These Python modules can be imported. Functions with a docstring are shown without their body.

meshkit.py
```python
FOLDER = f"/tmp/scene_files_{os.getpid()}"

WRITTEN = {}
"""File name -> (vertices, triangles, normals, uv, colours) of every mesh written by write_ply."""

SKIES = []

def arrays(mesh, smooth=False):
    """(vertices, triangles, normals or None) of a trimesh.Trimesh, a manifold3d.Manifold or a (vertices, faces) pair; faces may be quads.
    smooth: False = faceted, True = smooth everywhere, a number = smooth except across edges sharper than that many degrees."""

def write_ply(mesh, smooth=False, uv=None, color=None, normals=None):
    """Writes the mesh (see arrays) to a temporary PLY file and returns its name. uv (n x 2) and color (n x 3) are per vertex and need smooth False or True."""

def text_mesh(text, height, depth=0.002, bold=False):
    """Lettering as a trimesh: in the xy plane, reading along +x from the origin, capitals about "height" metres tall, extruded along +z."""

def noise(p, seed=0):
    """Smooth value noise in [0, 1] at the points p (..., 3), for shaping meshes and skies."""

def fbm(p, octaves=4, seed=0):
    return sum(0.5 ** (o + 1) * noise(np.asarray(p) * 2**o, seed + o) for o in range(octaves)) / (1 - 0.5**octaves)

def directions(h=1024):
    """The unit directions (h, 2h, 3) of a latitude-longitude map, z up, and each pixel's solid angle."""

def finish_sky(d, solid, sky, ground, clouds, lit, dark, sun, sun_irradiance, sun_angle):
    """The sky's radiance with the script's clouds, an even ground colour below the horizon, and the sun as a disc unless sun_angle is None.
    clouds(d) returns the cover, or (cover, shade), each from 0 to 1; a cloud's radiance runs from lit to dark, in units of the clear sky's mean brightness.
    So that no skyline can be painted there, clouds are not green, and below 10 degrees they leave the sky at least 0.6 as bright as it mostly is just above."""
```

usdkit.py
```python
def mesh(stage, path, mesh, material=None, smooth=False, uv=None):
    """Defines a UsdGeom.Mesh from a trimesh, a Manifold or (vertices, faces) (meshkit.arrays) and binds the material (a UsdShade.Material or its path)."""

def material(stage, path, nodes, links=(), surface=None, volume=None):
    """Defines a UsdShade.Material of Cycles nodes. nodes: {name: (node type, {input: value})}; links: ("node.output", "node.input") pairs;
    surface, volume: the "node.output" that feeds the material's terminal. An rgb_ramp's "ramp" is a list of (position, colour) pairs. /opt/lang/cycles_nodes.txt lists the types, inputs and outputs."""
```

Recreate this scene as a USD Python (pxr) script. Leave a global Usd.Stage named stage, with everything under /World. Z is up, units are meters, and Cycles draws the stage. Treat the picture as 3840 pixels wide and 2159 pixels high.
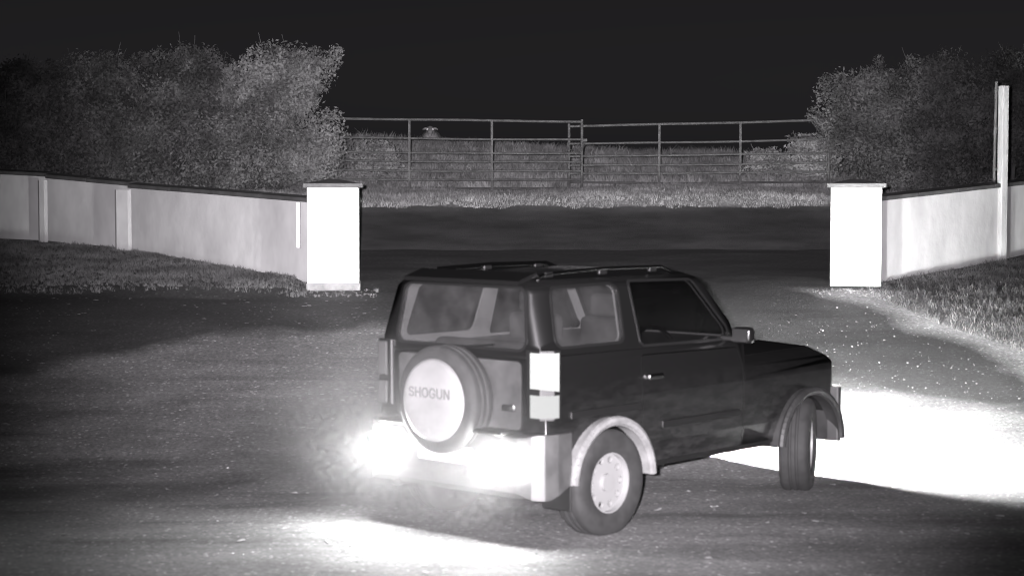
import math, random
import numpy as np, trimesh, usdkit, meshkit
import manifold3d as m3
from manifold3d import Manifold, CrossSection
from scipy.interpolate import PchipInterpolator
from shapely.geometry import Polygon, Point, box as sbox
from pxr import Usd, UsdGeom, UsdLux, UsdShade, Gf, Sdf, Vt

rng = np.random.default_rng(7)
random.seed(7)
stage = Usd.Stage.CreateInMemory()
UsdGeom.SetStageUpAxis(stage, 'Z'); UsdGeom.SetStageMetersPerUnit(stage, 1.0)
UsdGeom.Xform.Define(stage, '/World')
UsdGeom.Scope.Define(stage, '/World/Looks')

# ------------------------------------------------------------------ camera, sky, moon, infrared lamp
CAM = (0.0, 0.0, 2.49)
cam = UsdGeom.Camera.Define(stage, '/World/security_camera')
cam.CreateHorizontalApertureAttr(36.0); cam.CreateVerticalApertureAttr(36.0 * 575 / 1024)
cam.CreateFocalLengthAttr(64.29)
cam.CreateClippingRangeAttr((0.1, 5000.0))
cam.AddTranslateOp().Set(Gf.Vec3d(*CAM)); cam.AddRotateXOp().Set(90.0 - 3.16)
cam.CreateExposureAttr(0.0)
cam.CreateFStopAttr(2.3); cam.CreateFocusDistanceAttr(29.0)

SUN_EL, SUN_ROT = math.radians(38), math.radians(196)         # the moon, high behind the camera
SKY = 0.0021
usdkit.material(stage, '/World/Looks/night_sky', {
    's': ('sky_texture', {'sky_type': 'single_scattering', 'sun_disc': False, 'sun_elevation': SUN_EL, 'sun_rotation': SUN_ROT}),
    'bw': ('rgb_to_bw', {}), 't': ('mix', {'mix_type': 'multiply', 'fac': 1.0, 'color2': (1.0, 0.95, 1.03)}),
    'b': ('background_shader', {'strength': SKY})},
    [('s.color', 'bw.color'), ('bw.val', 't.color1'), ('t.color', 'b.color')], surface='b.background')
dome = UsdLux.DomeLight.Define(stage, '/World/sky')
UsdShade.MaterialBindingAPI.Apply(dome.GetPrim()).Bind(UsdShade.Material.Get(stage, '/World/Looks/night_sky'))
dome.GetPrim().SetCustomDataByKey('kind', 'structure')
moon = UsdLux.DistantLight.Define(stage, '/World/moon')
moon.CreateNormalizeAttr(True); moon.CreateIntensityAttr(0.01); moon.CreateAngleAttr(0.5); moon.CreateColorAttr(Gf.Vec3f(1, .97, .96))
moon.AddRotateZOp().Set(-math.degrees(SUN_ROT)); moon.AddRotateXOp().Set(-(90 - math.degrees(SUN_EL)))
# the security camera's own infrared lamp: it is what lights the picture, from where it really is
ir = UsdLux.SphereLight.Define(stage, '/World/infrared_lamp')
ir.CreateRadiusAttr(0.05); ir.CreateNormalizeAttr(True); ir.CreateIntensityAttr(15500.0); ir.CreateColorAttr(Gf.Vec3f(1.0, 0.945, 1.0))
sh = UsdLux.ShapingAPI.Apply(ir.GetPrim()); sh.CreateShapingConeAngleAttr(18.6); sh.CreateShapingConeSoftnessAttr(1.0)
ir.AddTranslateOp().Set(Gf.Vec3d(-0.16, 0.05, 2.56)); ir.AddRotateZOp().Set(-1.0); ir.AddRotateXOp().Set(90.0 - 1.6)

# ------------------------------------------------------------------ materials
def mat(name, nodes, links=(), surface='p.BSDF', volume=None):
    return usdkit.material(stage, '/World/Looks/' + name, nodes, links, surface, volume)
def plain(name, v, rough=.6, **kw):
    return mat(name, {'p': ('principled_bsdf', dict(base_color=(v, v, v), roughness=rough, **kw))})
def noisy(name, a, b, scale, rough=.8, detail=4, bump=0., lo=.35, hi=.65, stretch=(1, 1, 1), bscale=None, **kw):
    n = {'g': ('geometry', {}), 'm': ('mapping', {'scale': stretch}), 'n': ('noise_texture', {'scale': scale, 'detail': detail, 'roughness': .6}),
         'r': ('rgb_ramp', {'ramp': [(0, (a,)*3), (lo, (a,)*3), (hi, (b,)*3), (1, (b,)*3)]}), 'p': ('principled_bsdf', dict(roughness=rough, **kw))}
    l = [('g.position', 'm.vector'), ('m.vector', 'n.vector'), ('n.fac', 'r.fac'), ('r.color', 'p.base_color')]
    if bump:
        n['n2'] = ('noise_texture', {'scale': bscale or scale * 6, 'detail': 3}); n['b'] = ('bump', {'strength': bump, 'distance': .02})
        l += [('g.position', 'n2.vector'), ('n2.fac', 'b.height'), ('b.normal', 'p.normal')]
    return mat(name, n, l)
def emit(name, v, s):
    return mat(name, {'e': ('emission', {'color': (v, v, v), 'strength': s})}, surface='e.emission')

M = {}
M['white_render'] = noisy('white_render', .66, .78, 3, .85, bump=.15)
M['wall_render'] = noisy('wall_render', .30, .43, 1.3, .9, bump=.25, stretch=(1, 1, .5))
M['cap_stone'] = noisy('cap_stone', .05, .10, 4, .9, bump=.3)
M['plinth'] = noisy('plinth', .14, .24, 6, .9, bump=.3)
M['coping'] = noisy('coping', .025, .05, 3, .9, bump=.3)
M['galvanised'] = noisy('galvanised', .035, .07, 8, .75)
M['post'] = noisy('post', .20, .34, 5, .8, stretch=(1, 1, .15), bump=.2)
M['bark'] = noisy('bark', .05, .10, 12, .9)
M['asphalt'] = noisy('asphalt', .055, .12, .9, .85, bump=.5, bscale=60)
def leaf(name, a, b, tr=.35):
    return mat(name, {'o': ('geometry', {}), 'n': ('noise_texture', {'scale': 1.9, 'detail': 3}), 'r': ('rgb_ramp', {'ramp': [(.38, (a,)*3), (.62, (b,)*3)]}),
        'd': ('diffuse_bsdf', {}), 't': ('translucent_bsdf', {}), 'x': ('mix_closure', {'fac': tr})},
        [('o.position', 'n.vector'), ('n.fac', 'r.fac'), ('r.color', 'd.color'), ('r.color', 't.color'), ('d.BSDF', 'x.closure1'), ('t.BSDF', 'x.closure2')], surface='x.closure')
M['leaf_pale'] = leaf('leaf_pale', .16, .33, .5)
M['leaf_mid'] = leaf('leaf_mid', .09, .22, .5)
M['leaf_dark'] = leaf('leaf_dark', .09, .19, .5)  # leaf tones darken away from the beam, its falloff put into colour
M['weed'] = leaf('weed', .16, .26)
M['grass_bank'] = leaf('grass_bank', .19, .32, .3)
M['grass_field'] = leaf('grass_field', .18, .36, .3)
M['grass_verge'] = leaf('grass_verge', .085, .16, .3)
M['grass_dry'] = leaf('grass_dry', .18, .28, .3)
M['pebble'] = mat('pebble', {'o': ('object_info', {}), 'r': ('rgb_ramp', {'ramp': [(0, (.05,)*3), (.8, (.12,)*3), (.96, (.22,)*3), (1, (.5,)*3)]}), 'p': ('principled_bsdf', {'roughness': .6})},
    [('o.random', 'r.fac'), ('r.color', 'p.base_color')])

# ------------------------------------------------------------------ helpers
used = {}
def numbered(parent, name):
    k = (parent, name); n = used.get(k, 0); used[k] = n + 1
    return f'{parent}/{name}' + (f'_{n:03d}' if n else '')
def path_of(p):
    return '/World' if p is None else (str(p.GetPath()) if hasattr(p, 'GetPath') else p)
def obj(name, mesh, m, parent=None, smooth=False):
    return usdkit.mesh(stage, numbered(path_of(parent), name), mesh, M[m] if isinstance(m, str) else m, smooth).GetPrim()
def tag(p, label=None, cat=None, group=None, kind=None):
    for k, v in (('label', label), ('category', cat), ('group', group), ('kind', kind)):
        if v: p.SetCustomDataByKey(k, v)
    return p
def thing(name, label, cat, loc=(0, 0, 0), rz=0., group=None):
    x = UsdGeom.Xform.Define(stage, numbered('/World', name))
    x.AddTranslateOp().Set(Gf.Vec3d(*map(float, loc)))
    if rz: x.AddRotateZOp().Set(float(rz))
    return tag(x.GetPrim(), label, cat, group)
def box(sx, sy, sz, c=(0, 0, 0), r=.0):
    if r:
        a = np.array([sx, sy, sz]) / 2 - r
        s = Manifold.sphere(r, 12)
        return Manifold.batch_hull([s.translate((i*a[0]+c[0], j*a[1]+c[1], k*a[2]+c[2])) for i in (-1, 1) for j in (-1, 1) for k in (-1, 1)])
    return Manifold.cube((sx, sy, sz), True).translate(tuple(c))
def cs(poly):
    polys = [poly] if poly.geom_type == 'Polygon' else list(poly.geoms)
    rings = []
    for p in polys:
        rings.append(np.array(p.exterior.coords)[:-1]); rings += [np.array(i.coords)[:-1] for i in p.interiors]
    return CrossSection(rings, m3.FillRule.EvenOdd)
def rnd(pts, r, seg=6):
    p = pts if hasattr(pts, 'buffer') else Polygon(pts)
    return p.buffer(-r, quad_segs=seg).buffer(r, quad_segs=seg)
def prism_y(poly, y0, y1):      # (x, z) outline drawn out along y
    return cs(poly).extrude(y1 - y0).transform(np.array([[1, 0, 0, 0], [0, 0, 1, y0], [0, 1, 0, 0]], float))
def prism_x(poly, x0, x1):      # (y, z) outline drawn out along x
    return cs(poly).extrude(x1 - x0).transform(np.array([[0, 0, 1, x0], [1, 0, 0, 0], [0, 1, 0, 0]], float))
def prism_z(poly, z0, z1):
    return cs(poly).extrude(z1 - z0).translate((0, 0, z0))
def tube(pts, r, n=8):
    pts = np.asarray(pts, float)
    parts = []
    for a, b in zip(pts[:-1], pts[1:]):
        c = trimesh.creation.cylinder(radius=r, segment=[a, b], sections=n); parts.append(c)
    return trimesh.util.concatenate(parts)
def revolve_y(profile, n=48):   # profile of (radius, y): ring about the y axis
    m = trimesh.creation.revolve(np.array(profile, float), sections=n)
    m.apply_transform(trimesh.transformations.rotation_matrix(math.pi / 2, [1, 0, 0]))   # z -> -y
    m.vertices[:, 1] *= -1; m.invert()
    return m
def fbm(p, s, o=3):             # centred on 0
    return 2 * meshkit.fbm(np.asarray(p, float) * s, o) - 1

# ------------------------------------------------------------------ terrain
PROF = PchipInterpolator([-300, 0, 10, 15.2, 17.0, 21.9, 25.4, 29.2, 29.9, 32, 36, 40, 43, 50, 80, 300, 2000],
                         [-.6, -.05, 0, .02, .26, 1.25, 1.62, 2.10, 2.30, 2.43, 2.88, 3.28, 3.12, 2.4, 1.4, .5, -2])
def H(x, y):
    x = np.asarray(x, float); y = np.asarray(y, float)
    z = PROF(y)
    z = z + np.where((y > 33) & (y < 60), 1, 0) * -.045 * np.clip(x, -8, 8) * np.clip((y - 33) / 5, 0, 1) * np.clip((60 - y) / 10, 0, 1)
    # grass verges stand a little above the drive, with a dropped edge
    lv = np.clip((y - 21.55 - .05 * np.sin(x * 2.1)) / .10, 0, 1) * np.clip((-2.45 - x) / .25, 0, 1) * np.clip((27 - y), 0, 1)
    z = z + .09 * lv
    return z
def Hn(x, y):
    x = np.asarray(x, float); y = np.asarray(y, float)
    p = np.stack([x, y, 0 * x], -1).reshape(-1, 3)
    near = (np.abs(x) < 22) & (y > 5) & (y < 48)
    n = (.045 * fbm(p, .35) + .012 * fbm(p, 2.2)).reshape(x.shape)
    rough = np.where(y > 29.6, 3.0, 1.0)
    road = (y > 25.0) & (y < 29.5)
    return H(x, y) + np.where(near, n * rough * np.where(road, .15, 1.0), 0)
def axis(lo, hi, step, outer):
    return np.unique(np.concatenate([outer, np.arange(lo, hi + 1e-6, step)]))
gx = axis(-13, 13, .13, [-1800, -700, -250, -90, -40, -22, -16, 16, 22, 40, 90, 250, 700, 1800])
gy = axis(9, 44, .13, [-300, -80, -20, 0, 5, 7.5, 46, 49, 54, 62, 80, 130, 250, 600, 1900])
X, Y = np.meshgrid(gx, gy, indexing='ij'); Z = Hn(X, Y)
V = np.stack([X, Y, Z], -1).reshape(-1, 3)
i, j = np.meshgrid(np.arange(len(gx) - 1), np.arange(len(gy) - 1), indexing='ij'); k = (i * len(gy) + j).ravel(); L = len(gy)
F = np.stack([k, k + L, k + L + 1, k + 1], 1)

# ground colours: worn gravel yard, a darker strip before the gateway, soil under the grass
gn = {'g': ('geometry', {}), 's': ('separate_xyz', {}),
      'w': ('noise_texture', {'scale': .55, 'detail': 4}), 'wa': ('math', {'math_type': 'multiply_add', 'value2': 2.0, 'value3': -1.0}),
      'yy': ('math', {'math_type': 'add'}),
      'xa': ('math', {'math_type': 'add', 'value2': 1.5}), 'xb': ('math', {'math_type': 'absolute'}), 'xm': ('math', {'math_type': 'multiply', 'value2': .45}), 'ym': ('math', {'math_type': 'add'}),
      'dark_strip': ('map_range', {'range_type': 'smoothstep', 'from_min': 20.1, 'from_max': 20.6, 'to_min': 0, 'to_max': 1, 'clamp': True}),
      'soil': ('map_range', {'range_type': 'linear', 'from_min': 29.2, 'from_max': 29.6, 'to_min': 0, 'to_max': 1, 'clamp': True}),
      'big': ('noise_texture', {'scale': .5, 'detail': 5, 'roughness': .6}), 'mp': ('mapping', {'scale': (.6, 1.0, 1.0)}),
      'fine': ('noise_texture', {'scale': 28, 'detail': 4, 'roughness': .7}), 'sp': ('voronoi_texture', {'scale': 34}),
      'grv': ('rgb_ramp', {'ramp': [(.32, (.045,)*3), (.44, (.10,)*3), (.56, (.15,)*3), (.70, (.19,)*3)]}),
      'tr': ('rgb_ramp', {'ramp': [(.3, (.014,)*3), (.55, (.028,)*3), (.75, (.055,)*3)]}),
      'fm': ('rgb_ramp', {'ramp': [(.3, (.45,)*3), (.5, (.95,)*3), (.62, (1.25,)*3), (.75, (2.0,)*3)]}),
      'v2': ('voronoi_texture', {'scale': 48}), 'vs': ('separate_color', {}), 'vr': ('rgb_ramp', {'ramp': [(0, (.75,)*3), (.5, (1.0,)*3), (.93, (1.1,)*3), (.97, (1.5,)*3), (1, (2.8,)*3)]}), 'c4': ('mix', {'mix_type': 'multiply', 'fac': 1.0}),
      'tm': ('mapping', {'scale': (.28, 1.9, 1.0), 'rotation': (0, 0, .12)}), 'tn': ('noise_texture', {'scale': 1.0, 'detail': 4, 'roughness': .6}), 'tc': ('rgb_ramp', {'ramp': [(.34, (.58,)*3), (.46, (1.0,)*3), (.56, (1.05,)*3), (.68, (1.35,)*3)]}), 'c5': ('mix', {'mix_type': 'multiply', 'fac': 1.0}),
      'ex': ('math', {'math_type': 'multiply_add', 'value2': .535, 'value3': -15.6}), 'ey': ('math', {'math_type': 'add'}), 'en': ('math', {'math_type': 'multiply_add', 'value2': 1.6, 'value3': -.8}), 'ee': ('math', {'math_type': 'add'}),
      'eb': ('rgb_ramp', {'ramp': [(.36, (0,)*3), (.46, (1,)*3), (.62, (1,)*3), (.75, (.25,)*3)]}), 'em': ('map_range', {'from_min': -2, 'from_max': 2, 'to_min': 0, 'to_max': 1, 'clamp': True}),
      'ec': ('math', {'math_type': 'multiply'}), 'eg': ('map_range', {'range_type': 'smoothstep', 'from_min': 22.2, 'from_max': 21.6, 'to_min': 0, 'to_max': 1, 'clamp': True}), 'c6': ('mix', {'color2': (.30,)*3}),
      'c1': ('mix', {}), 'c2': ('mix', {'color2': (.22, .22, .22)}), 'c3': ('mix', {'mix_type': 'multiply', 'fac': .8}),
      'b': ('bump', {'strength': .3, 'distance': .010}), 'p': ('principled_bsdf', {'roughness': .85})}
gl = [('g.position', 's.vector'), ('g.position', 'w.vector'), ('w.fac', 'wa.value1'), ('s.x', 'xa.value1'), ('xa.value', 'xb.value1'), ('xb.value', 'xm.value1'), ('s.y', 'ym.value1'), ('xm.value', 'ym.value2'),
      ('ym.value', 'yy.value1'), ('wa.value', 'yy.value2'), ('yy.value', 'dark_strip.value'), ('s.y', 'soil.value'),
      ('g.position', 'mp.vector'), ('mp.vector', 'big.vector'), ('g.position', 'fine.vector'), ('g.position', 'sp.vector'),
      ('big.fac', 'grv.fac'), ('big.fac', 'tr.fac'), ('fine.fac', 'fm.fac'), ('dark_strip.result', 'c1.fac'), ('grv.color', 'c1.color1'), ('tr.color', 'c1.color2'),
      ('s.y', 'ex.value1'), ('ex.value', 'ey.value1'), ('s.x', 'ey.value2'), ('w.fac', 'en.value1'), ('en.value', 'ee.value1'), ('ey.value', 'ee.value2'), ('ee.value', 'em.value'), ('em.result', 'eb.fac'), ('s.y', 'eg.value'), ('eb.color', 'ec.value1'), ('eg.result', 'ec.value2'),
      ('g.position', 'v2.vector'), ('v2.color', 'vs.color'), ('vs.r', 'vr.fac'), ('g.position', 'tm.vector'), ('tm.vector', 'tn.vector'), ('tn.fac', 'tc.fac'),
      ('c1.color', 'c5.color1'), ('tc.color', 'c5.color2'), ('ec.value', 'c6.fac'), ('c5.color', 'c6.color1'), ('soil.result', 'c2.fac'), ('c6.color', 'c2.color1'), ('c2.color', 'c3.color1'), ('fm.color', 'c3.color2'), ('c3.color', 'c4.color1'), ('vr.color', 'c4.color2'), ('c4.color', 'p.base_color'),
      ('fine.fac', 'b.height'), ('b.normal', 'p.normal')]
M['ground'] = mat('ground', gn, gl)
tag(obj('ground', (V, F), 'ground', None, True), 'worn gravel yard with a darker strip, rising to the gateway, fields beyond', kind='structure')

rx = np.arange(-30, 30.01, .3); ry = np.linspace(25.25, 29.38, 26)
X, Y = np.meshgrid(rx, ry, indexing='ij')
Yw = Y + np.where(np.isin(Y, [ry[0], ry[-1]]), .05 * np.sin(X * 3.1) + .03 * np.sin(X * 7.7), 0)
Vr = np.stack([X, Yw, Hn(X, Yw) + .02], -1).reshape(-1, 3)
i, j = np.meshgrid(np.arange(len(rx) - 1), np.arange(len(ry) - 1), indexing='ij'); L = len(ry); k = (i * L + j).ravel()
tag(obj('road', (Vr, np.stack([k, k + L, k + L + 1, k + 1], 1)), 'asphalt', None, True), 'dark narrow asphalt lane crossing behind the gate pillars', kind='structure')

# ------------------------------------------------------------------ gate pillars
def pillar(x, y, w, h, label, plinth, rz):
    z = float(H(x, y)) - .02
    t = thing('gate_pillar', label, 'gate pillar', (x, y, z), rz, 'white rendered pillars of the gateway')
    obj('shaft', box(w, w, h, (0, 0, h / 2 + .03), .008), 'white_render', t, 30)
    if plinth: obj('plinth', box(w + .03, w + .03, .25, (0, 0, -.055), .01), 'plinth', t, 30)
    c = w / 2 + .05
    slab = box(2 * c, 2 * c, .055, (0, 0, h + .058), .012)
    top = Manifold.hull_points(np.array([[-c+.01, -c+.01, h+.08], [c-.01, -c+.01, h+.08], [c-.01, c-.01, h+.08], [-c+.01, c-.01, h+.08], [-.06, -.06, h+.135], [.06, -.06, h+.135], [.06, .06, h+.135], [-.06, .06, h+.135]]))
    obj('cap', slab + top, 'cap_stone', t, 30)
    return t
pillar(-2.165, 22.2, .615, 1.18, 'brightly lit white gate pillar joined to the long left wall', True, 4.0)
pillar(4.17, 22.2, .60, 1.18, 'white gate pillar on the right, next to the wall with the post', False, -9.5)

# ------------------------------------------------------------------ boundary walls
def wall_panel(t, a, b, h0, h1, th=.20, mat_='wall_render', n=10, ease=.0):
    """a standing slab from a to b whose foot follows the ground and whose top is straight"""
    a, b = np.array(a, float), np.array(b, float)
    d = (b - a) / np.linalg.norm(b - a); nrm = np.array([d[1], -d[0]])
    if nrm[1] > 0: nrm = -nrm
    s = np.linspace(0, 1, n)
    v = []
    for q in s:
        p = a + (b - a) * q; zt = h0 + (h1 - h0) * q
        for off, z in ((0, -9), (0, zt), (-th, zt), (-th, -9)):
            r = p + nrm * off; zz = float(H(*r)) - .3 if z == -9 else z
            v.append([r[0], r[1], zz])
    f = []
    for q in range(n - 1):
        o = q * 4
        for e in range(4):
            g = (e + 1) % 4; f.append([o + e, o + g, o + 4 + g, o + 4 + e])
    f += [[0, 3, 2, 1], [4*n-4, 4*n-3, 4*n-2, 4*n-1]]
    m = trimesh.Trimesh(np.array(v), np.vstack([[x[0], x[1], x[2]] for x in f] + [[x[0], x[2], x[3]] for x in f]), process=False)
    m.fix_normals()
    return m
def coping(t, a, b, h0, h1, over=.05, th=.20, step=.9):
    a, b = np.array(a, float), np.array(b, float); L = np.linalg.norm(b - a); d = (b - a) / L; nrm = np.array([d[1], -d[0]])
    if nrm[1] > 0: nrm = -nrm
    n = max(1, round(L / step))
    for q in range(n):
        s0, s1 = q / n + .006 / L, (q + 1) / n - .006 / L
        pts = []
        j = rng.uniform(-.004, .004)
        for s in (s0, s1):
            p = a + (b - a) * s; z = h0 + (h1 - h0) * s + .003 + j
            for off, dz in ((over, 0), (-th - over, 0), (over, .05), (-th - over, .05), (-th / 2, .075)):
                r = p + nrm * off; pts.append([r[0], r[1], z + dz])
        obj('coping_stone', Manifold.hull_points(np.array(pts)), 'coping', t)
wl = thing('boundary_wall', 'long pale rendered wall with dark coping, running left from the bright pillar', 'wall', (0, 0, 0), 0, None)
LW = [((-2.45, 22.2), 2.30), ((-5.11, 24.52), 2.475), ((-6.45, 25.42), 2.605), ((-9.4, 26.2), 2.78)]
off = [0, .03, .06]
for q in range(3):
    (a, ha), (b, hb) = LW[q], LW[q + 1]
    a = np.array(a) + np.array([0, off[q]]); b = np.array(b) + np.array([0, off[q]])
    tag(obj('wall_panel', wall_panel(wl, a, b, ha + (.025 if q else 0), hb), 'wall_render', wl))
    coping(wl, a, b, ha + (.025 if q else 0), hb)
for (x, y), hz, w in (((-5.20, 24.47), 2.45, .26), ((-6.50, 25.36), 2.58, .16)):        # raised render bands at the joints
    z0 = float(H(x, y)) - .3
    pl = Polygon([(-w/2, 0), (w/2, 0), (w/2 - .03, -.04), (-w/2 + .05, -.04)])
    m = prism_z(pl, z0, hz)
    obj('pilaster', m.rotate((0, 0, -22)).translate((x, y, 0)), 'wall_render', wl)
obj('pilaster', box(.05, .07, .55, (-2.58, 22.10, 2.03), .01), 'white_render', wl, 30)
wr = thing('boundary_wall', 'short pale rendered wall with dark coping behind the tall post', 'wall', (0, 0, 0))
RW = [((4.44, 22.42), 2.31), ((7.05, 25.05), 2.525), ((9.4, 27.0), 2.70)]
for q in range(2):
    (a, ha), (b, hb) = RW[q], RW[q + 1]
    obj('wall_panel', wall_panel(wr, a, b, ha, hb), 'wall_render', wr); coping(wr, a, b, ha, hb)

# tall post in front of the right wall
t = thing('post', 'tall pale square post with a thin conduit in front of right wall', 'post', (6.56, 24.5, float(H(6.56, 24.5)) - .05))
obj('shaft', box(.105, .105, 2.36, (0, 0, 1.18), .012).rotate((0, 0, 24)), 'post', t, 30)
obj('conduit', tube([(-.10, .05, 1.08), (-.095, .05, 1.7), (-.085, .05, 2.42)], .02, 10), 'galvanised', t, 30)
for zz in (1.25, 1.8, 2.3):
    obj('clip', box(.06, .02, .03, (-.085, .03, zz), .004), 'galvanised', t)

# ------------------------------------------------------------------ shrubs of the hedgerow
def leaf_cloud(centres, radii, n, size, seed, flat=.0, shell=.45):
    r = np.random.default_rng(seed)
    w = np.array(radii) ** 2; w = w / w.sum()
    which = r.choice(len(radii), n, p=w)
    d = r.normal(size=(n, 3)); d /= np.linalg.norm(d, axis=1, keepdims=True)
    rad = np.array(radii)[which] * (1 - shell * r.random(n) ** 1.8) * (1 + .10 * r.normal(size=n))
    p = np.array(centres)[which] + d * rad[:, None] * np.array([1, 1, 1 - flat])
    nrm = d + .9 * r.normal(size=(n, 3)); nrm /= np.linalg.norm(nrm, axis=1, keepdims=True)
    a = np.cross(nrm, r.normal(size=(n, 3))); a /= np.linalg.norm(a, axis=1, keepdims=True); b = np.cross(nrm, a)
    s = size * r.uniform(.6, 1.4, n)[:, None]
    v = np.stack([p - a * s, p - b * s * .45, p + a * s, p + b * s * .45], 1).reshape(-1, 3)
    k = np.arange(n) * 4
    return v, np.concatenate([np.stack([k, k + 1, k + 2], 1), np.stack([k, k + 2, k + 3], 1)])
def shrub(x, y, w, h, label, m, seed, n=7000, lean=0., cat='shrub', name='hedge_shrub', group=None, size=.032, top=.18):
    n = int(n * 2.3)
    z = float(H(x, y)) - .03
    t = thing(name, label, cat, (x, y, z), 0, group)
    r = np.random.default_rng(seed)
    cen, rad = [], []
    nl = 26
    for q in range(nl):
        zz = r.uniform(.18, .92) * h
        prof = math.sin(min(1, zz / h * .85 + top) * math.pi) ** .55
        ang, rr = r.uniform(0, 2 * math.pi), math.sqrt(r.random()) * w * .34 * prof
        R = w * r.uniform(.16, .26) * (.75 + .25 * prof)
        zz = min(zz, h - R * .8)
        cen.append([math.cos(ang) * rr + lean * zz, math.sin(ang) * rr * .8, max(zz, R * .6)]); rad.append(R)
    for q in range(26):                                     # sprigs standing out of the outline
        ang = r.uniform(0, 2 * math.pi); zz = r.uniform(.5, 1.0) * h
        cen.append([math.cos(ang) * w * .42 + lean * zz, math.sin(ang) * w * .3, zz]); rad.append(w * r.uniform(.03, .08))
    v, f = leaf_cloud(cen, rad, n, size, seed + 1)
    keep = v[f[:, 0], 2] > .02
    obj('crown', (v, f[keep]), m, t)
    st = [tube([(0, 0, 0), (lean * h * .3 + .04, .02, h * .3), (lean * h * .6, .05, h * .62)], w * .022, 7)]
    obj('trunk', st[0], 'bark', t)
    for q in range(14):                                    # bare twigs past the leaves
        c = np.array(cen[q]); d = c - np.array([0, 0, h * .35]); d /= np.linalg.norm(d) + 1e-6; d = d + .3 * r.normal(size=3)
        e = c + d * rad[q]; e2 = c + d * rad[q] * r.uniform(1.05, 1.18) + np.array([0, 0, .02])
        if e2[2] > .2: obj('twig', tube([tuple(c), tuple(e), tuple(e2)], .005, 4), 'bark', t)
    for q in range(6):
        c = cen[q * 3]
        obj('branch', tube([(lean * h * .2, 0, h * .2 + q * .05), (c[0] * .5, c[1] * .5, c[2] * .6 + .1), tuple(c)], w * .010, 5), 'bark', t)
    return t
G = 'hedgerow shrubs on the far side of the lane'
shrub(-3.93, 31.55, 2.25, 2.52, 'brightest, tallest leafy shrub, beside the left end of the field gates', 'leaf_pale', 11, 15000, group=G, top=.06)
shrub(-5.75, 32.6, 2.5, 2.46, 'grey rounded shrub just left of the brightest shrub', 'leaf_mid', 21, 13000, group=G)
shrub(-7.45, 32.8, 2.2, 2.35, 'dim middling shrub, third from the field gates on the left', 'leaf_mid', 31, 11000, group=G)
shrub(-8.75, 33.0, 1.9, 2.22, 'dark low shrub near the left edge of the picture', 'leaf_dark', 41, 9000, group=G)
shrub(-10.1, 33.2, 2.0, 1.95, 'darkest shrub, cut by the left edge of the picture', 'leaf_dark', 51, 7000, group=G)
shrub(-4.75, 31.0, 2.3, 1.35, 'low bushy growth between bright shrub and left wall coping', 'leaf_mid', 61, 9000, group=G)
shrub(-6.9, 31.5, 2.8, 1.5, 'low dark growth along the top of the left wall', 'leaf_dark', 71, 9000, group=G)
shrub(-8.9, 31.7, 2.6, 1.4, 'low dark growth behind the far left end of the wall', 'leaf_dark', 75, 8000, group=G)
shrub(6.25, 32.0, 2.4, 2.1, 'grey leaning shrub beside the right end of the field gates', 'leaf_mid', 81, 12000, group=G)
shrub(7.5, 32.8, 2.3, 2.35, 'dark tall shrub just right of the leaning shrub', 'leaf_mid', 91, 11000, group=G)
shrub(9.0, 33.0, 2.3, 2.40, 'dark shrub behind the tall post', 'leaf_dark', 95, 9000, group=G)
shrub(10.6, 33.2, 2.2, 2.2, 'dark shrub cut by the right edge of the picture', 'leaf_dark', 101, 7000, group=G)
shrub(7.2, 31.4, 2.6, 1.25, 'low dark growth above the right wall coping', 'leaf_dark', 111, 8000, group=G)
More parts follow.
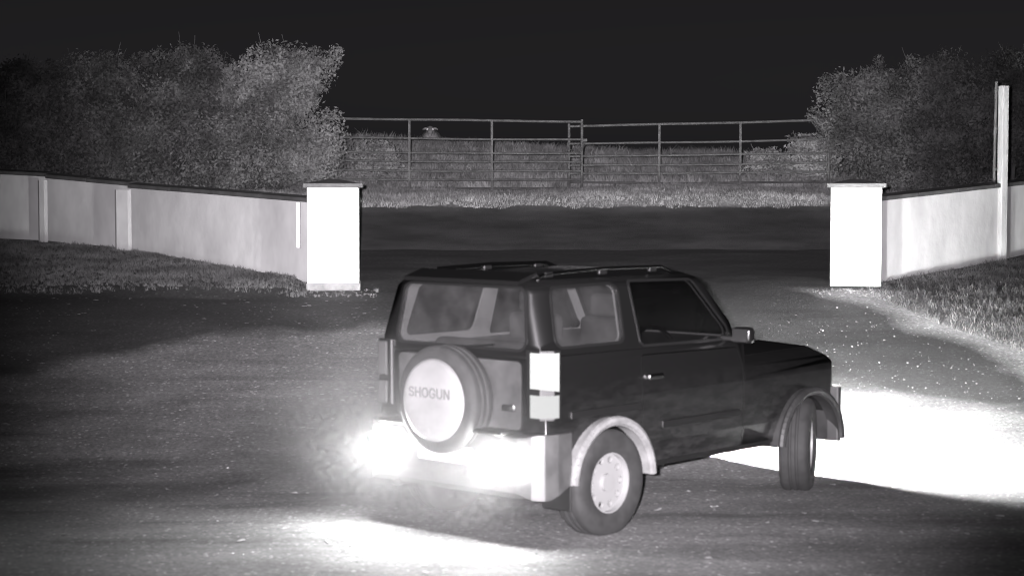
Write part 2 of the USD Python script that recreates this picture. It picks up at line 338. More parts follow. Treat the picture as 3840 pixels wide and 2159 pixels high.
shrub(5.3, 32.5, 1.0, .95, 'small tangled bush growing through right end of the gates', 'weed', 121, 3000, group=None, name='small_bush', cat='bush')
shrub(4.55, 32.7, .9, .7, 'lowest tangled bush behind the right field gate', 'weed', 125, 1800, group=None, name='small_bush', cat='bush')
shrub(-2.45, 33.0, 1.0, .80, 'small pale bush behind left end of the gates', 'weed', 131, 2500, name='small_bush', cat='bush')

# ------------------------------------------------------------------ field gates
def field_gate(x0, x1, y, zb, z0, z1, stiles, label, flip):
    L = x1 - x0
    t = thing('field_gate', label, 'gate', (x0, y, zb), 0, None)
    fr = [0, .13, .265, .395, .53, .73, 1.0]               # seven bars, closer together towards the ground
    for q, a in enumerate(fr):
        za, zc = z0 * a, z1 * a
        xs = np.linspace(0, 1, 10); sag = rng.uniform(-.018, .006); ph = rng.uniform(0, 6)
        obj('rail', tube([(L * u, .004 * math.sin(5 * u + ph), za + (zc - za) * u + .02 + sag * math.sin(math.pi * u) + .004 * math.sin(9 * u + ph)) for u in xs], .019 if q < 6 else .022, 8), 'galvanised', t, 30)
    for s in stiles:
        w = .022
        top = z0 + (z1 - z0) * s / L
        obj('upright', box(.04, .012, top, (s, -.026, top / 2 + .02)), 'galvanised', t)
    for s in (0, L):
        top = (z0 if s == 0 else z1) + .06
        obj('stile', tube([(s, 0, 0), (s, 0, top)], .024, 8), 'galvanised', t, 30)
    return t
g1 = field_gate(-3.29, 1.22, 32.0, 2.44, 1.225, 1.165, [1.50, 2.94], 'left field gate, seven galvanised bars, half hidden by brightest shrub', 0)
g2 = field_gate(1.00, 5.55, 32.14, 2.40, 1.13, 1.24, [1.58, 3.0], 'right field gate, sloping top bar, running into the leaning shrub', 1)
obj('latch', box(.10, .03, .05, (4.55, -.03, .86), .006), 'galvanised', g1)
ch = thing('gate_chain', 'short chain looped round the stiles where both gates meet', 'chain', (1.11, 31.95, 2.44))
for q in range(16):
    a = q / 15 * math.pi; c = (math.cos(a) * .13, 0, .80 - math.sin(a) * .17)
    l = trimesh.creation.torus(.020, .006, major_sections=10, minor_sections=5)
    l.apply_transform(trimesh.transformations.rotation_matrix(math.pi / 2 * (q % 2), [1, 0, 0])); l.apply_translation(c)
    obj('link', l, 'galvanised', ch)
# ------------------------------------------------------------------ grass and stones (uncountable: instancers)
def clump(n, h, spread, seed, w=.006):
    r = np.random.default_rng(seed); v, f = [], []
    for q in range(n):
        a = r.uniform(0, 2 * math.pi); b = np.array([math.cos(a), math.sin(a), 0]) * spread * math.sqrt(r.random())
        d = np.array([r.normal() * .35, r.normal() * .35, 1.0]); d /= np.linalg.norm(d)
        hh = h * r.uniform(.5, 1.2); sd = np.array([math.cos(a + 1.5), math.sin(a + 1.5), 0]) * w * r.uniform(.7, 1.5)
        bend = np.array([r.normal(), r.normal(), 0]) * .25 * hh
        m, e = b + d * hh * .55, b + d * hh + bend
        k = len(v); v += [b - sd, b + sd, m + sd * .8, m - sd * .8, e]
        f += [[k, k + 1, k + 2], [k, k + 2, k + 3], [k + 3, k + 2, k + 4]]
    return np.array(v), np.array(f)
def scatter(name, protos, mats, pts, scale, label, cat=None, power=1.0):
    pi = UsdGeom.PointInstancer.Define(stage, numbered('/World', name)); base = str(pi.GetPath())
    UsdGeom.Scope.Define(stage, base + '/kinds')
    tg = []
    for q, p in enumerate(protos):
        o = usdkit.mesh(stage, f'{base}/kinds/tuft' + (f'_{q:03d}' if q else ''), p, M[mats]); tg.append(o.GetPath())
    pi.CreatePrototypesRel().SetTargets(tg); n = len(pts)
    pi.CreateProtoIndicesAttr(Vt.IntArray.FromNumpy(rng.integers(0, len(protos), n).astype(np.int32)))
    pi.CreatePositionsAttr(Vt.Vec3fArray.FromNumpy(pts.astype(np.float32)))
    a = rng.uniform(0, 2 * math.pi, n)
    pi.CreateOrientationsAttr(Vt.QuathArray([Gf.Quath(float(math.cos(x / 2)), 0, 0, float(math.sin(x / 2))) for x in a]))
    s = scale[0] + (scale[1] - scale[0]) * rng.random(n) ** power; pi.CreateScalesAttr(Vt.Vec3fArray.FromNumpy(np.stack([s, s, s * rng.uniform(.7, 1.2, n)], 1).astype(np.float32)))
    return tag(pi.GetPrim(), label, cat, kind='stuff')
def area(n, x0, x1, y0, y1, ok=None, dens=None):
    x = rng.uniform(x0, x1, n); y = rng.uniform(y0, y1, n)
    if ok is not None: m = ok(x, y); x, y = x[m], y[m]
    return np.stack([x, y, Hn(x, y) - .01], 1)
def patch(x, y, s, th):
    p = np.stack([x, y, 0 * x + 3], 1); return fbm(p, s) > th
short = [clump(9, .07, .05, q, .004) for q in range(4)]
mid = [clump(12, .11, .07, 10 + q, .006) for q in range(4)]
tall = [clump(14, .19, .12, 20 + q, .007) for q in range(4)]
def left_verge(x, y):
    yw = np.interp(x, [-9.4, -6.45, -5.11, -2.45], [26.1, 25.4, 24.5, 22.2]); return (y > 21.58) & (y < yw - .02) & (x < -2.45)
def right_verge(x, y):
    yw = np.interp(x, [4.44, 7.05, 9.4], [22.4, 25.0, 26.9]); e = np.interp(x, [4.0, 4.8, 5.6, 6.4, 9], [22.0, 20.4, 19.0, 17.6, 14])
    return (y < yw - .04) & (y > e + .5 * np.sin(x * 5) * .2) & (x > 4.3)
def right_dry(x, y):
    e = np.interp(x, [3.2, 4.0, 4.8, 5.6, 6.4, 9], [21.6, 21.0, 19.6, 18.3, 16.9, 13]); return (np.abs(y - e) < .75 + .4 * np.sin(x * 3.3)) & patch(x, y, .9, -.05)
scatter('verge_grass', short, 'grass_verge', area(22000, -9.5, -2.4, 21.5, 26, left_verge), (.45, .9), 'short grass strip at the foot of the left wall', 'grass')
scatter('verge_grass', short, 'grass_verge', area(26000, 4.2, 9.5, 14, 27, right_verge), (.5, 1.1), 'rough grass verge sloping down from the right wall', 'grass')
scatter('dry_grass', short, 'grass_dry', area(15000, 4.0, 9.0, 13, 21.6, right_dry), (.3, .7), 'sparse bleached grass along the edge of the right verge', 'grass')
pl_pts = np.concatenate([area(160, -2.7, -1.6, 21.5, 22.0), area(120, 3.6, 4.7, 21.5, 22.0)])
scatter('dry_grass', short, 'grass_dry', pl_pts, (.3, .6), 'wisps of pale grass round the pillar feet', 'grass')
scatter('bank_grass', short, 'grass_bank', area(30000, -11, 11, 29.3, 32.2, lambda x, y: y > 29.42 + .10 * np.sin(x * 4.1) + .06 * np.sin(x * 11.3)), (.6, 1.4), 'bright rough grass bank between lane and field gates', 'grass')
scatter('field_grass', tall, 'grass_field', area(18000, -9, 9, 32.3, 41.5), (.5, 1.25), 'long rough grass and weeds rising behind the gates', 'grass')

def pebble(seed):
    m = trimesh.creation.icosphere(1, 1.0); r = np.random.default_rng(seed)
    m.vertices *= 1 + .18 * r.normal(size=(len(m.vertices), 1)); m.vertices *= [1, .75, .5]; return m
peb = [pebble(q) for q in range(4)]
def yard(x, y):
    return ~left_verge(x, y) & ~((y < 22.4) & (y > 21.8) & (np.abs(x + 2.16) < .33)) & patch(x, y, .7, -.25)
P1 = area(4200, -6.5, 7.5, 10.6, 21.4, yard); P1[:, 2] += .008
scatter('loose_stone', peb, 'pebble', P1, (.002, .014), 'loose stones and chippings scattered over the yard', 'stones', 2.5)
P2 = area(1500, 2.6, 7, 15.5, 20.5); P2[:, 2] += .014
scatter('loose_stone', peb, 'pebble', P2, (.002, .012), 'coarse gravel on the drive right of the vehicle', 'stones', 3.0)
M['dead_leaf'] = noisy('dead_leaf', .18, .40, 3, .8)
def dead(seed):
    r = np.random.default_rng(seed); a = np.linspace(0, 2 * math.pi, 8)[:-1]
    v = np.stack([np.cos(a), .55 * np.sin(a), .25 * r.random(7)], 1); v = np.vstack([v, [[0, 0, .05]]])
    return v, np.array([[q, (q + 1) % 7, 7] for q in range(7)])
P3 = area(420, -6.5, -.6, 16.5, 21.4, yard); P3[:, 2] += .016
P4 = area(160, -5, 6, 11, 16, yard); P4[:, 2] += .016
scatter('fallen_leaf', [dead(q) for q in range(3)], 'dead_leaf', np.concatenate([P3, P4]), (.012, .04), 'pale fallen leaves strewn over the yard', 'leaves', 1.5)


# ------------------------------------------------------------------ the off-road vehicle
paint = {'g': ('texture_coordinate', {}), 's': ('separate_xyz', {}), 'mp': ('mapping', {'scale': (.5, 1, 1.6)}), 'n': ('noise_texture', {'scale': 15, 'detail': 8, 'roughness': .72}),
         'z': ('map_range', {'from_min': .35, 'from_max': 1.15, 'to_min': 1, 'to_max': 0, 'clamp': True}), 'nq': ('map_range', {'from_min': .42, 'from_max': .70, 'to_min': .05, 'to_max': 1.2, 'clamp': True}), 'f': ('math', {'math_type': 'multiply', 'use_clamp': True}),
         'c': ('mix', {'color1': (.006,)*3, 'color2': (.030,)*3}), 'p': ('principled_bsdf', {'roughness': .28, 'coat_weight': .6, 'coat_roughness': .08})}
M['dark_paint'] = mat('dark_paint', paint, [('g.object', 's.vector'), ('g.object', 'mp.vector'), ('mp.vector', 'n.vector'), ('s.z', 'z.value'), ('z.result', 'f.value1'), ('n.fac', 'nq.value'), ('nq.result', 'f.value2'), ('f.value', 'c.fac'), ('c.color', 'p.base_color')])
M['dusty_paint'] = noisy('dusty_paint', .030, .060, 4, .45, coat_weight=.3, coat_roughness=.15)
M['silver'] = noisy('silver', .12, .20, 6, .4, coat_weight=.3)
M['front_trim'] = noisy('front_trim', .014, .026, 5, .55)
M['mirror'] = plain('mirror', .25, .05, metallic=1.0)
M['rubber'] = noisy('rubber', .012, .022, 9, .85)
M['rim'] = plain('rim', .19, .45)
M['black'] = plain('black', .006, .5)
M['trim'] = plain('trim', .2, .7)
M['seat'] = plain('seat', .035, .9)
M['chrome'] = plain('chrome', .55, .18, metallic=1.0)
M['cover'] = noisy('cover', .13, .17, 3, .5)
M['print'] = plain('print', .075, .7)
M['plate'] = plain('plate', .75, .5)
def pane(name, clear, film):
    return mat(name, {'t': ('transparent_bsdf', {'color': (clear,)*3}), 'd': ('diffuse_bsdf', {'color': (.22,)*3}), 'y': ('mix_closure', {}), 'n': ('noise_texture', {'scale': 5, 'detail': 4}), 'h': ('texture_coordinate', {}),
        'nf': ('map_range', {'from_min': .3, 'from_max': .7, 'to_min': film * .5, 'to_max': film * 1.5, 'clamp': True}), 'g': ('glossy_bsdf', {'color': (.9,)*3, 'roughness': .02}), 'w': ('layer_weight', {'blend': .5}),
        'q': ('math', {'math_type': 'power', 'value2': 4.0}), 'f': ('math', {'math_type': 'multiply_add', 'value2': .6, 'value3': .025}), 'x': ('mix_closure', {})},
        [('h.object', 'n.vector'), ('n.fac', 'nf.value'), ('nf.result', 'y.fac'), ('t.BSDF', 'y.closure1'), ('d.BSDF', 'y.closure2'), ('w.facing', 'q.value1'), ('q.value', 'f.value1'), ('f.value', 'x.fac'), ('y.closure', 'x.closure1'), ('g.BSDF', 'x.closure2')], surface='x.closure')
M['glass'] = pane('glass', .55, .004); M['film_glass'] = pane('film_glass', .70, .048)  # second pane type carries a thicker grey film
M['brake_lamp'] = emit('brake_lamp', 1, 600.0)
M['tail_lamp'] = emit('tail_lamp', 1, 1.2)  # right lens only: glow put in for lamp light thrown back
M['glow_lens'] = emit('glow_lens', 1, .78)  # same put-in glow, weaker, on the lower half of that lens
M['plate_lamp'] = emit('plate_lamp', 1, 12.0)
M['head_lamp'] = emit('head_lamp', 1, 1300.0)
M['fog_lamp'] = emit('fog_lamp', 1, 26000.0)
M['lens_dark'] = plain('lens_dark', .05, .1)

WB, RAD = 2.56, .382
car = thing('offroad_vehicle', 'dark short off-road vehicle with spare wheel on its tail, driving off with lamps lit', 'car', (.064, 13.47, .01), 90 - math.degrees(.7332))
ARCH = Polygon([(math.cos(a) * .44, math.sin(a) * .44) for a in np.linspace(0, 2 * math.pi, 40)])
side = rnd([(-.60, .45), (-.665, .52), (-.67, 1.32), (1.62, 1.30), (1.72, 1.285), (2.3, 1.245), (2.80, 1.17), (2.97, 1.05), (3.03, .6), (3.0, .45)], .05)
cross = rnd([(-.795, .36), (-.83, .62), (-.835, .98), (-.80, 1.40), (.80, 1.40), (.835, .98), (.83, .62), (.795, .36)], .07)
hoodc = rnd([(-.83, .3), (-.83, .98), (-.79, 1.09), (-.70, 1.15), (-.5, 1.235), (0, 1.285), (.5, 1.235), (.70, 1.15), (.79, 1.09), (.83, .98), (.83, .3)], .06)
plan = rnd([(-.67, -.84), (2.90, -.84), (3.05, -.78), (3.06, .78), (2.90, .84), (-.67, .84)], .09, 10)
low = prism_y(side, -1, 1) ^ prism_x(cross, -1, 4) ^ prism_z(plan, 0, 2)
nose = prism_x(hoodc, 1.70, 4)
low = (low ^ box(2.7, 4, 4, (.35, 0, 0))) + (low ^ nose)
for wx in (0, WB):
    for sy in (-1, 1):
        low -= prism_y(Polygon([(x + wx, z + .39) for x, z in ARCH.exterior.coords]), *sorted((sy * .52, sy * 1.2)))
low -= box(2.14, 1.42, 1.0, (.50, 0, 1.06), .04)                       # the cabin's hollow
gside = [(-.67, 1.27), (-.61, 1.78), (-.52, 1.845), (.3, 1.872), (.85, 1.865), (1.16, 1.842), (1.30, 1.79), (1.73, 1.27)]
gcross = [(-.80, 1.20), (-.785, 1.32), (-.665, 1.76), (-.60, 1.83), (-.4, 1.863), (0, 1.878), (.4, 1.863), (.60, 1.83), (.665, 1.76), (.785, 1.32), (.80, 1.20)]
gplan = [(-.68, -.80), (1.3, -.80), (1.75, -.72), (1.75, .72), (1.3, .80), (-.68, .80)]
def house(d):
    b = lambda p, r, q=10: rnd(Polygon(p), r, q).buffer(-d) if d >= 0 else rnd(Polygon(p), r, q).buffer(-d)
    m = prism_y(b(gside, .045), -1, 1) ^ prism_x(b(gcross, .07), -2, 3) ^ prism_z(b(gplan, .10), 0, 3)
    return m
def above(m, z=1.285): return m.trim_by_plane((0, 0, 1), z)
q_win = rnd([(-.49, 1.375), (-.43, 1.77), (.30, 1.775), (.25, 1.375)], .06)
d_win = rnd([(.45, 1.335), (.45, 1.785), (1.20, 1.77), (1.59, 1.32)], .035)
r_win = rnd([(-.635, 1.36), (-.575, 1.775), (.575, 1.775), (.635, 1.36)], .06)
f_win = rnd([(-.70, 1.33), (-.59, 1.79), (.59, 1.79), (.70, 1.33)], .05)
def cutters(g):
    return {'quarter_window': prism_y(q_win.buffer(g), -1.2, -.5), 'quarter_window_001': prism_y(q_win.buffer(g), .5, 1.2),
            'door_window': prism_y(d_win.buffer(g), -1.2, -.5), 'door_window_001': prism_y(d_win.buffer(g), .5, 1.2),
            'rear_window': prism_x(r_win.buffer(g), -1.2, -.4), 'windscreen': prism_x(f_win.buffer(g), 1.06, 2.2)}
H0 = house(0)
shell = above(H0 - house(.028)); lining = above(house(.034) - house(.046))
C0, CG = cutters(0), cutters(.018)
panes, seals = {}, {}
gl_ = above(house(.004) - house(.009)); sl_ = above(house(-.004) - house(.016))
for kx in C0:
    panes[kx] = gl_ ^ C0[kx]; seals[kx] = (sl_ ^ CG[kx]) - C0[kx]
    shell -= C0[kx]; lining -= C0[kx]
door = rnd([(.40, .47), (.40, 1.26), (1.60, 1.24), (1.66, 1.1), (1.66, .47)], .04)
doors = []
for sy in (-1, 1):
    doors.append(low ^ prism_y(door, *sorted((sy * .70, sy * 1.0)))); low -= prism_y(door.buffer(.007), *sorted((sy * .70, sy * 1.0)))
tdoor = rnd([(-.60, .80), (-.60, 1.275), (.60, 1.275), (.60, .80)], .04)
tail = low ^ prism_x(tdoor, -1, -.62); low -= prism_x(tdoor.buffer(.007), -1, -.62)
bonnet_poly = rnd([(1.68, -.70), (1.68, .70), (2.90, .66), (2.90, -.66)], .05)
bon = low ^ prism_z(bonnet_poly, 1.02, 1.5) ^ box(3, 3, 3, (3.19, 0, 0))
low -= prism_z(bonnet_poly.buffer(.006), 1.04, 1.5) ^ box(3, 3, 3, (3.185, 0, 0))
body = obj('body', low, 'dark_paint', car, 35)
obj('bonnet', bon, 'dark_paint', car, 35)
tag(obj('cabin_frame', shell, 'dark_paint', car, 35)); obj('lining', lining, 'trim', car, 35)
for kx in C0:
    nm = kx.split('_0')[0]
    w = obj(nm, panes[kx], 'film_glass' if nm in ('rear_window', 'quarter_window') else 'glass', car, 35); obj('seal', seals[kx], 'black', w, 35)
for sy, d in zip((-1, 1), doors):
    dd = obj('door', d, 'dark_paint', car, 35)
    obj('handle', box(.17, .03, .045, (.54, sy * .842, 1.10), .012), 'chrome', dd, 30)
td = tag(obj('tail_door', tail, 'dusty_paint', car, 35), 'dusty tail door carrying the spare wheel')
obj('handle', box(.03, .12, .05, (-.685, -.50, .95), .012), 'chrome', td, 30)
obj('wiper', tube([(-.70, .1, 1.335), (-.705, -.38, 1.385)], .008, 6), 'black', td)
obj('spoiler', prism_y(rnd([(-.66, 1.80), (-.65, 1.83), (-.46, 1.885), (-.46, 1.855)], .005), -.56, .56), 'dark_paint', car, 30)
# rear quarter skins below the windows are dusty like the tail door
for sy in (-1, 1):
    p = (prism_x(rnd([(sy * .615, .84), (sy * .615, 1.27), (sy * .80, 1.27), (sy * .80, .84)] if sy > 0 else [(-.80, .84), (-.80, 1.27), (-.615, 1.27), (-.615, .84)], .03), -.70, -.60))
    lens = prism_z(rnd([(-.70, sy * .70), (-.70, sy * .79), (-.62, sy * .862), (-.555, sy * .862), (-.555, sy * .80), (-.60, sy * .70)], .02), .90, 1.345)
    o = obj('tail_lamp', lens.trim_by_plane((.15, 0, 1), .985) , 'tail_lamp' if sy < 0 else 'lens_dark', car, 30)
    obj('lower_lens', lens.trim_by_plane((0, 0, -1), -1.055), 'glow_lens' if sy < 0 else 'lens_dark', o, 30)
    obj('bezel', prism_z(rnd([(-.69, sy * .655), (-.69, sy * .79), (-.61, sy * .858), (-.535, sy * .858), (-.535, sy * .80), (-.6, sy * .655)], .02), .885, 1.36), 'black', o, 30)
# bumpers
bp = rnd([(-.80, -.68), (-.765, -.78), (-.70, -.85), (-.60, -.885), (-.44, -.885), (-.44, -.80), (-.60, -.70), (-.60, .70), (-.44, .80), (-.44, .885), (-.60, .885), (-.70, .85), (-.765, .78), (-.80, .68)], .03)
rb = prism_z(bp, .33, .80)
rb = rb ^ prism_y(rnd([(-.83, .42), (-.83, .75), (-.74, .79), (-.40, .79), (-.40, .46), (-.66, .34), (-.76, .34)], .05), -1, 1)
obj_rb = tag(obj('rear_bumper', rb, 'dusty_paint', car, 35))
for sy in (-1, 1):
    obj('brake_lamp', box(.03, .30, .12, (-.808, sy * .60, .60), .012), 'brake_lamp', obj_rb, 30)
np_ = obj('number_plate', box(.012, .52, .115, (-.806, 0, .60), .004), 'plate', obj_rb)
obj('plate_lamp', box(.03, .10, .02, (-.835, 0, .70), .006), 'plate_lamp', obj_rb)
obj('step', box(.14, 1.2, .03, (-.80, 0, .795), .01), 'black', obj_rb, 30)
fp = rnd([(3.04, -.86), (2.98, -.90), (2.96, -.90), (2.93, -.80), (2.93, .80), (2.96, .90), (2.98, .90), (3.04, .86), (3.13, .66), (3.13, -.66)], .03)
fb = prism_z(fp, .36, .84) ^ prism_y(rnd([(2.75, .40), (2.75, .83), (3.14, .83), (3.14, .36)], .05), -1, 1)
fbm_ = obj('front_bumper', fb, 'front_trim', car, 35)
for sy in (-1, 1):
    o = obj('head_lamp', box(.02, .24, .15, (3.055, sy * .62, .95), .008), 'head_lamp', car)
    obj('bezel', box(.05, .28, .19, (3.022, sy * .62, .95), .01), 'black', o)
    obj('fog_lamp', prism_x(Point(sy * .5, .55).buffer(.07), 3.115, 3.145), 'fog_lamp', fbm_)
gr = obj('grille', box(.03, .86, .20, (3.03, 0, .95), .01), 'black', car)
for q in range(5): obj('slat', box(.02, .82, .014, (3.05, 0, .88 + q * .035)), 'chrome', gr)
# wheel-arch flares
def flare(wx, sy):
    a = np.linspace(math.radians(2), math.radians(176), 36)
    outer = [(wx + math.cos(x) * (.475 if wx == 0 else .455), .39 + math.sin(x) * .465) for x in a]; inner = [(wx + math.cos(x) * .405, .39 + math.sin(x) * .405) for x in a[::-1]]
    m = prism_y(Polygon(outer + inner), *sorted((sy * .79, sy * .895)))
    return m
for wx in (0, WB):
    for sy in (-1, 1):
        o = obj('wheel_arch', flare(wx, sy), 'silver' if wx == 0 else 'front_trim', car, 40)
        a = np.linspace(math.radians(2), math.radians(176), 30)
        obj('lip', tube([(wx + math.cos(x) * .44, sy * .893, .39 + math.sin(x) * .44) for x in a], .032, 8), 'silver' if wx == 0 else 'front_trim', o, 40)
for sy in (-1, 1):
    obj('sill', box(1.60, .05, .05, (1.27, sy * .79, .455), .015), 'black', car, 30)
    for x0, x1, zz in ((.62, 1.62, .74), (-.42, .36, .90)):
        obj('side_moulding', box(x1 - x0, .016, .05, ((x0 + x1) / 2, sy * .84, zz), .006), 'black', car, 30)
    obj('mud_flap', box(.012, .26, .24, (-.47, sy * .755, .36), .004), 'black', car)
obj('underbody', box(3.3, .9, .10, (1.2, 0, .53), .03), 'black', car, 30)
obj('exhaust_pipe', tube([(-.3, .5, .36), (-.79, .5, .34)], .028, 10), 'galvanised', car, 30)
for wx in (0, WB): obj('axle', tube([(wx, -.7, RAD), (wx, .7, RAD)], .05, 10), 'black', car, 30)
# wheels
def tyre_mesh(w=.255):
    h = w / 2
    prof = [(.215, -h * .78), (.235, -h * .92), (.30, -h), (.345, -h * .95), (.372, -h * .80), (RAD, -h * .62), (RAD, -.04), (RAD - .012, -.034), (RAD - .012, -.02), (RAD, -.014), (RAD, .014), (RAD - .012, .02), (RAD - .012, .034), (RAD, .04), (RAD, h * .62), (.372, h * .80), (.345, h * .95), (.30, h), (.235, h * .92), (.215, h * .78), (.215, -h * .78)]
    m = revolve_y(prof, 56); m.fix_normals(); return m
def rim_mesh():
    disc = prism_y(Point(0, 0).buffer(.222, quad_segs=14), -.01, .01)
    for q in range(10):
        a = q * math.pi / 5
        disc -= prism_y(Point(math.cos(a) * .165, math.sin(a) * .165)  .buffer(.026), -.1, .1)
    barrel = prism_y(Point(0, 0).buffer(.226, quad_segs=14) - Point(0, 0).buffer(.206, quad_segs=14), -.10, .055)
    return disc + barrel
def wheel(wx, sy, steer):
    x = UsdGeom.Xform.Define(stage, numbered(path_of(car), 'wheel')); x.AddTranslateOp().Set(Gf.Vec3d(wx, sy * .755, RAD)); x.AddRotateZOp().Set(float(steer))
    x = x.GetPrim()
    obj('tyre', tyre_mesh(), 'rubber', x, 35)
    obj('rim', rim_mesh().mirror((0, 1, 0)).translate((0, -.045, 0)) if sy < 0 else rim_mesh().translate((0, .045, 0)), 'rim', x, 30)
    obj('hub', prism_y(Point(0, 0).buffer(.062), *sorted((sy * .04, sy * .085))), 'rim', x, 30)
for wx in (0, WB):
    for sy in (-1, 1): wheel(wx, sy, 27 if wx else 0)
# spare wheel on the tail door
sp = UsdGeom.Xform.Define(stage, path_of(car) + '/spare_wheel'); sp.AddTranslateOp().Set(Gf.Vec3d(-.80, -.0, .985)); sp.AddRotateZOp().Set(90.0); sp = sp.GetPrim()
obj('tyre', tyre_mesh(.23), 'rubber', sp, 35)
cov = revolve_y([(0.0, .165), (.18, .162), (.26, .150), (.285, .135), (.295, .11), (.295, .02), (.0, .02)], 56); cov.fix_normals()
cv = tag(obj('cover', cov, 'cover', sp, 40), 'pale round cover with a line of worn lettering')
tx = meshkit.text_mesh('SHOGUN', .068, .003, bold=True)
tx.apply_translation(-tx.bounds.mean(0)); tx.apply_scale([1.0, 1, 1])
T = np.array([[-1, 0, 0, 0], [0, 0, 1, .1655], [0, 1, 0, .055], [0, 0, 0, 1.0]])
tx.apply_transform(T); obj('lettering', tx, 'print', sp)
# roof rails, mirrors, aerial
for sy in (-1, 1):
    o = obj('roof_rail', tube([(-.46, sy * .57, 1.845), (-.38, sy * .57, 1.868), (.3, sy * .57, 1.887), (.95, sy * .57, 1.878), (1.05, sy * .57, 1.845)], .016, 10), 'chrome', car, 40)
    for bx in (-.35, .25, .84): obj('foot', box(.09, .03, .04, (bx, sy * .57, 1.865), .01), 'black', o, 30)
    o = obj('door_mirror', box(.09, .17, .125, (1.49, sy * .955, 1.35), .03), 'dark_paint', car, 40)
    obj('arm', box(.05, .16, .04, (1.49, sy * .83, 1.32), .012), 'black', o, 30)
    obj('mirror_glass', box(.006, .14, .095, (1.443, sy * .955, 1.35)), 'black', o)
# inside
for sy in (-1, 1):
    o = obj('front_seat', box(.50, .50, .16, (.85, sy * .36, .88), .05) + box(.14, .48, .62, (.58, sy * .36, 1.20), .05).rotate((0, 0, 0)), 'seat', car, 40)
    obj('headrest', box(.09, .26, .17, (.55, sy * .36, 1.60), .04), 'seat', o, 40)
obj('rear_seat', box(.45, 1.15, .15, (-.02, 0, .88), .05) + box(.13, 1.15, .50, (-.28, 0, 1.12), .05), 'seat', car, 40)
obj('dashboard', box(.30, 1.38, .22, (1.42, 0, 1.20), .06), 'trim', car, 40)
sw = trimesh.creation.torus(.18, .014, 28, 8); sw.apply_transform(trimesh.transformations.rotation_matrix(math.radians(68), [0, 1, 0])); sw.apply_translation((1.18, -.36, 1.24))
obj('steering_wheel', sw, 'black', car, 30)

# ------------------------------------------------------------------ a sheep beyond the brow of the field, eyeshine put in as near-white eyes
M['wool'] = noisy('wool', .22, .36, 14, .95, bump=.6)
M['eye'] = plain('eye', .95, .15)  # near-white colour stands in for light thrown back by the eyes
shp = thing('sheep', 'sheep facing the lamp beyond the field brow, two near-white eyes for eyeshine', 'sheep', (-1.96, 44.0, float(H(-1.96, 44.0))), 0)
dz = 3.85 - .80 - float(H(-1.96, 44.0))
def chain(js):
    out = []
    for (p, r), (q, t_) in zip(js[:-1], js[1:]):
        out.append(Manifold.batch_hull([Manifold.sphere(r, 14).translate(p), Manifold.sphere(t_, 14).translate(q)]))
    return out
bits = chain([((0, 1.05, .56), .20), ((0, .80, .58), .25), ((0, .45, .58), .25), ((0, .18, .60), .20)])
bits += chain([((0, .20, .66), .14), ((0, .05, .76), .105), ((0, 0, .80), .088)])
bits += chain([((0, 0, .81), .088), ((0, -.10, .75), .062), ((0, -.17, .69), .045), ((0, -.19, .665), .036)])
for sx in (-1, 1):
    bits += chain([((sx * .05, .02, .84), .03), ((sx * .13, .03, .835), .026), ((sx * .175, .02, .815), .010)])
    bits += chain([((sx * .10, .25, .50), .09), ((sx * .10, .22, .34), .05), ((sx * .10, .25, .20), .036), ((sx * .10, .24, .05), .03), ((sx * .10, .22, .02), .036)])
    bits += chain([((sx * .11, .95, .52), .12), ((sx * .11, .90, .36), .065), ((sx * .11, 1.02, .24), .036), ((sx * .11, .98, .05), .03), ((sx * .11, .96, .02), .036)])
bits += chain([((0, 1.22, .62), .05), ((0, 1.30, .45), .03)])
sm = Manifold.batch_boolean(bits, m3.OpType.Add).refine_to_length(.035)
sm = trimesh.Trimesh(*meshkit.arrays(sm)[:2], process=True); trimesh.smoothing.filter_taubin(sm, iterations=8)
sm.apply_translation((0, 0, max(dz, -.3)))
obj('body', sm, 'wool', shp, True)
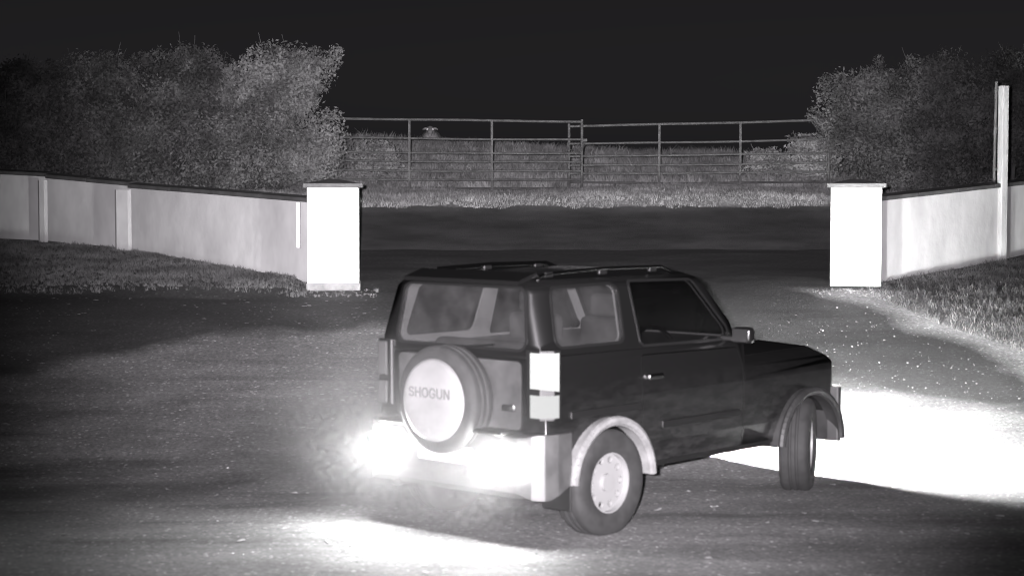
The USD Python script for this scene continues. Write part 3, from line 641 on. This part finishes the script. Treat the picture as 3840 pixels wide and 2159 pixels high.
for sx in (-1, 1):
    e = trimesh.creation.icosphere(2, .027); e.apply_translation((sx * .062, -.066, .815 + max(dz, -.3))); obj('eye', e, 'eye', shp, True)

# ------------------------------------------------------------------ added vapour behind the tail, standing in for lamp glare
cf = np.array([math.sin(.7332), math.cos(.7332), 0]); cl = np.array([-math.cos(.7332), math.sin(.7332), 0])
def puff(c, r, name, label, dens, seed):
    m = trimesh.creation.icosphere(3, 1.0)
    p = np.array([.064, 13.47, 0]) + cf * c[0] + cl * c[1] + np.array([0, 0, c[2]])
    mm = mat('vapour_' + str(seed), {'t': ('texture_coordinate', {}), 'n': ('noise_texture', {'scale': 1.3, 'detail': 2, 'roughness': .5}), 'g': ('geometry', {}),
        'l': ('vector_math', {'math_type': 'length'}), 'f': ('map_range', {'range_type': 'smoothstep', 'from_min': 1.0, 'from_max': .0, 'to_min': 0, 'to_max': 1, 'clamp': True}),
        'k': ('map_range', {'from_min': .38, 'from_max': .68, 'to_min': .75, 'to_max': 1.15, 'clamp': True}), 'a': ('math', {'math_type': 'multiply'}), 'b': ('math', {'math_type': 'multiply', 'value2': dens}),
        'v': ('principled_volume', {'color': (.93, .93, .93), 'anisotropy': .1})},
        [('t.object', 'l.vector1'), ('l.value', 'f.value'), ('g.position', 'n.vector'), ('n.fac', 'k.value'), ('f.result', 'a.value1'), ('k.result', 'a.value2'), ('a.value', 'b.value1'), ('b.value', 'v.density')],
        surface=None, volume='v.volume')
    o = usdkit.mesh(stage, numbered('/World', name), m, mm, True)
    o.AddTranslateOp().Set(Gf.Vec3d(*map(float, p))); o.AddRotateZOp().Set(90 - math.degrees(.7332)); o.AddScaleOp().Set(Gf.Vec3f(*r))
    return tag(o.GetPrim(), label, kind='stuff')
puff((-1.02, -.08, .50), (.80, 1.30, .52), 'exhaust_vapour', 'added pale vapour for the lamp glare round the rear bumper', .10, 1)
puff((-1.25, .1, .80), (1.1, 1.6, .95), 'exhaust_vapour', 'thin added vapour spreading the glare up past the spare wheel', .07, 2)
